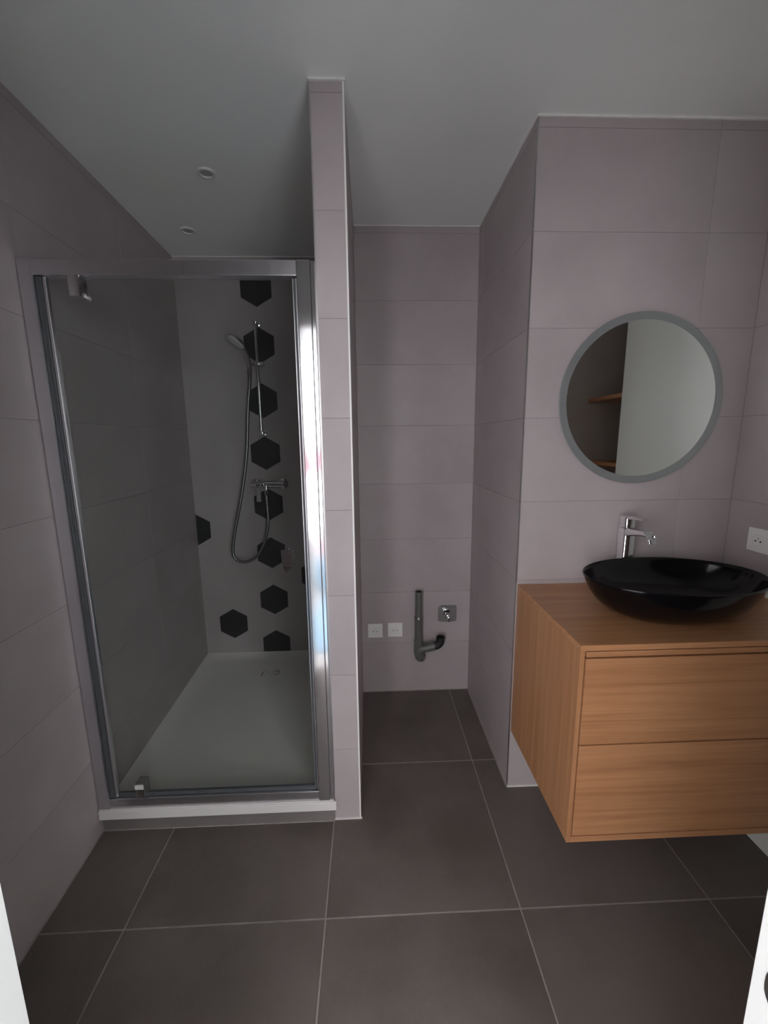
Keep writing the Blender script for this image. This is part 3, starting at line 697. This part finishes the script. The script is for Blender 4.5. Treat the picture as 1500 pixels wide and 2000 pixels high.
# ------------------------------------------------------------------ bright room behind the doorway
RX0, RX1, RY0 = -2.5, 2.1, -1.5
wall_box('floor_front_room', (RX0-0.1, RY0-0.1, -0.12), (RX1+0.1, YD0-0.0005, -0.002), 'room_floor', 'pale floor of the room outside the bathroom')
wall_box('ceiling_front_room', (RX0-0.1, RY0-0.2, H), (RX1+0.1, YD0-0.006, H+0.12), 'white_wall', 'ceiling of the room outside the bathroom')
wall_box('wall_front_room_left', (RX0-0.12, RY0-0.1, -0.05), (RX0, YD0, H+0.05), 'white_wall', 'left wall of the room outside the bathroom')
wall_box('wall_front_room_right', (RX1, RY0-0.1, -0.05), (RX1+0.12, YD0, H+0.05), 'white_wall', 'right wall of the room outside the bathroom')
wall_box('wall_front_room_inner_left', (RX0, YD0-0.012, -0.02), (DX0-0.0125, YD0-0.0005, H), 'white_wall', 'outer face of the bathroom wall left of the doorway')
wall_box('wall_front_room_inner_right', (DX1+0.0125, YD0-0.012, -0.02), (RX1, YD0-0.0005, H), 'white_wall', 'outer face of the bathroom wall right of the doorway')
wall_box('wall_front_room_inner_top', (DX0-0.0125, YD0-0.012, DZ+0.0125), (DX1+0.0125, YD0-0.0005, H), 'white_wall', 'outer face of the bathroom wall above the doorway')
xs = [RX0]+[v for p in WINS for v in p]+[RX1]
for i in range(0, len(xs), 2):
    wall_box('wall_front_room_shading_pier', (xs[i], RY0-0.12, -0.05), (xs[i+1], RY0, H+0.02), 'white_wall')  # unseen piers; the middle one is added to dim the light on the alcove
for n_, (wx0, wx1) in enumerate(WINS):  # unseen windows, placed and sized to steer daylight through the doorway
    wall_box('wall_front_room_lintel', (wx0, RY0-0.12, WIN_Z1), (wx1, RY0, H+0.02), 'white_wall')
    wall_box('wall_front_room_sill', (wx0, RY0-0.12, -0.05), (wx1, RY0, WIN_Z0), 'white_wall')
    wn = bpy.data.objects.new('window_%d' % (n_+1), None); COL.objects.link(wn); wn.location = (wx0, RY0-0.06, WIN_Z0)
    struct(wn, 'glazed window added to the unseen room outside the bathroom, placed to steer the daylight')
    wbase = tuple(wn.location); mid = (wx0+wx1)/2
    for a, b in (((wx0, WIN_Z0), (wx0+0.05, WIN_Z1)), ((wx1-0.05, WIN_Z0), (wx1, WIN_Z1)), ((mid-0.04, WIN_Z0), (mid+0.04, WIN_Z1)), ((wx0+0.05, WIN_Z0), (mid-0.04, WIN_Z0+0.06)), ((mid+0.04, WIN_Z0), (wx1-0.05, WIN_Z0+0.06)), ((wx0+0.05, WIN_Z1-0.05), (mid-0.04, WIN_Z1)), ((mid+0.04, WIN_Z1-0.05), (wx1-0.05, WIN_Z1))):
        box('window_frame', (a[0], RY0-0.085, a[1]), (b[0], RY0-0.03, b[1]), 'jamb', wn, 0.003, base=wbase)
    for x0, x1 in ((wx0+0.045, mid-0.035), (mid+0.035, wx1-0.045)):
        box('window_pane', (x0, RY0-0.062, WIN_Z0+0.055), (x1, RY0-0.056, WIN_Z1-0.045), 'pane', wn, base=wbase)
rug = box('rug', (-0.46, -0.99, -0.002), (0.9, 0.05, 0.010), 'rug', None, 0.003); tag(rug, 'pale blue rug added outside the doorway to colour the reflection in the shower frame', 'rug')  # unseen, added to put blue into the shower frame's reflection
pf = thing('pouf', 'pale blue round pouf added outside the doorway to colour the reflection in the shower frame', 'pouf', (-0.32, -1.22, -0.002))  # unseen pouf, added as a blue patch for the upright to mirror
lathe('seat', [(0.17, 0.0), (0.205, 0.03), (0.22, 0.10), (0.22, 0.22), (0.205, 0.28), (0.17, 0.30), (0.0, 0.305)], (0, 0, 0), (0, 0, 1), 'rug', pf, 32)
lathe('piping', [(0.207, 0.272), (0.214, 0.278), (0.207, 0.284)], (0, 0, 0), (0, 0, 1), 'rug', pf, 32, caps=False)
cu = lathe('cushion', [(0.0, 0.0), (0.09, 0.01), (0.155, 0.07), (0.175, 0.16), (0.155, 0.25), (0.09, 0.31), (0.0, 0.32)], (0, 0, 0), (0, 0, 1), 'pink', None, 28)
cu.location = (-0.31, -1.22, 0.3035); cu.scale = (1, 0.7, 1); tag(cu, 'round pink cushion added on the pale blue pouf to colour the reflection in the shower frame', 'cushion')  # unseen cushion, added as the pink block in the mirrored strip
lp = thing('added_floor_lamp', 'floor lamp with pink shade, added outside the doorway to colour the reflection in the shower frame', 'lamp', (-0.46, -1.36, -0.002))  # unseen unlit lamp, added so its shade tints the mirrored strip pink
lathe('base', [(0.12, 0), (0.12, 0.012), (0.10, 0.02), (0.012, 0.024)], (0, 0, 0), (0, 0, 1), 'steel', lp, 28)
tube('pole', [(0, 0, 0.02), (0, 0, 1.30)], 0.009, 'steel', lp, 12)
lathe('shade', [(0.15, 1.10), (0.10, 1.42), (0.098, 1.42), (0.148, 1.10)], (0, 0, 0), (0, 0, 1), 'shade', lp, 32, caps=False)
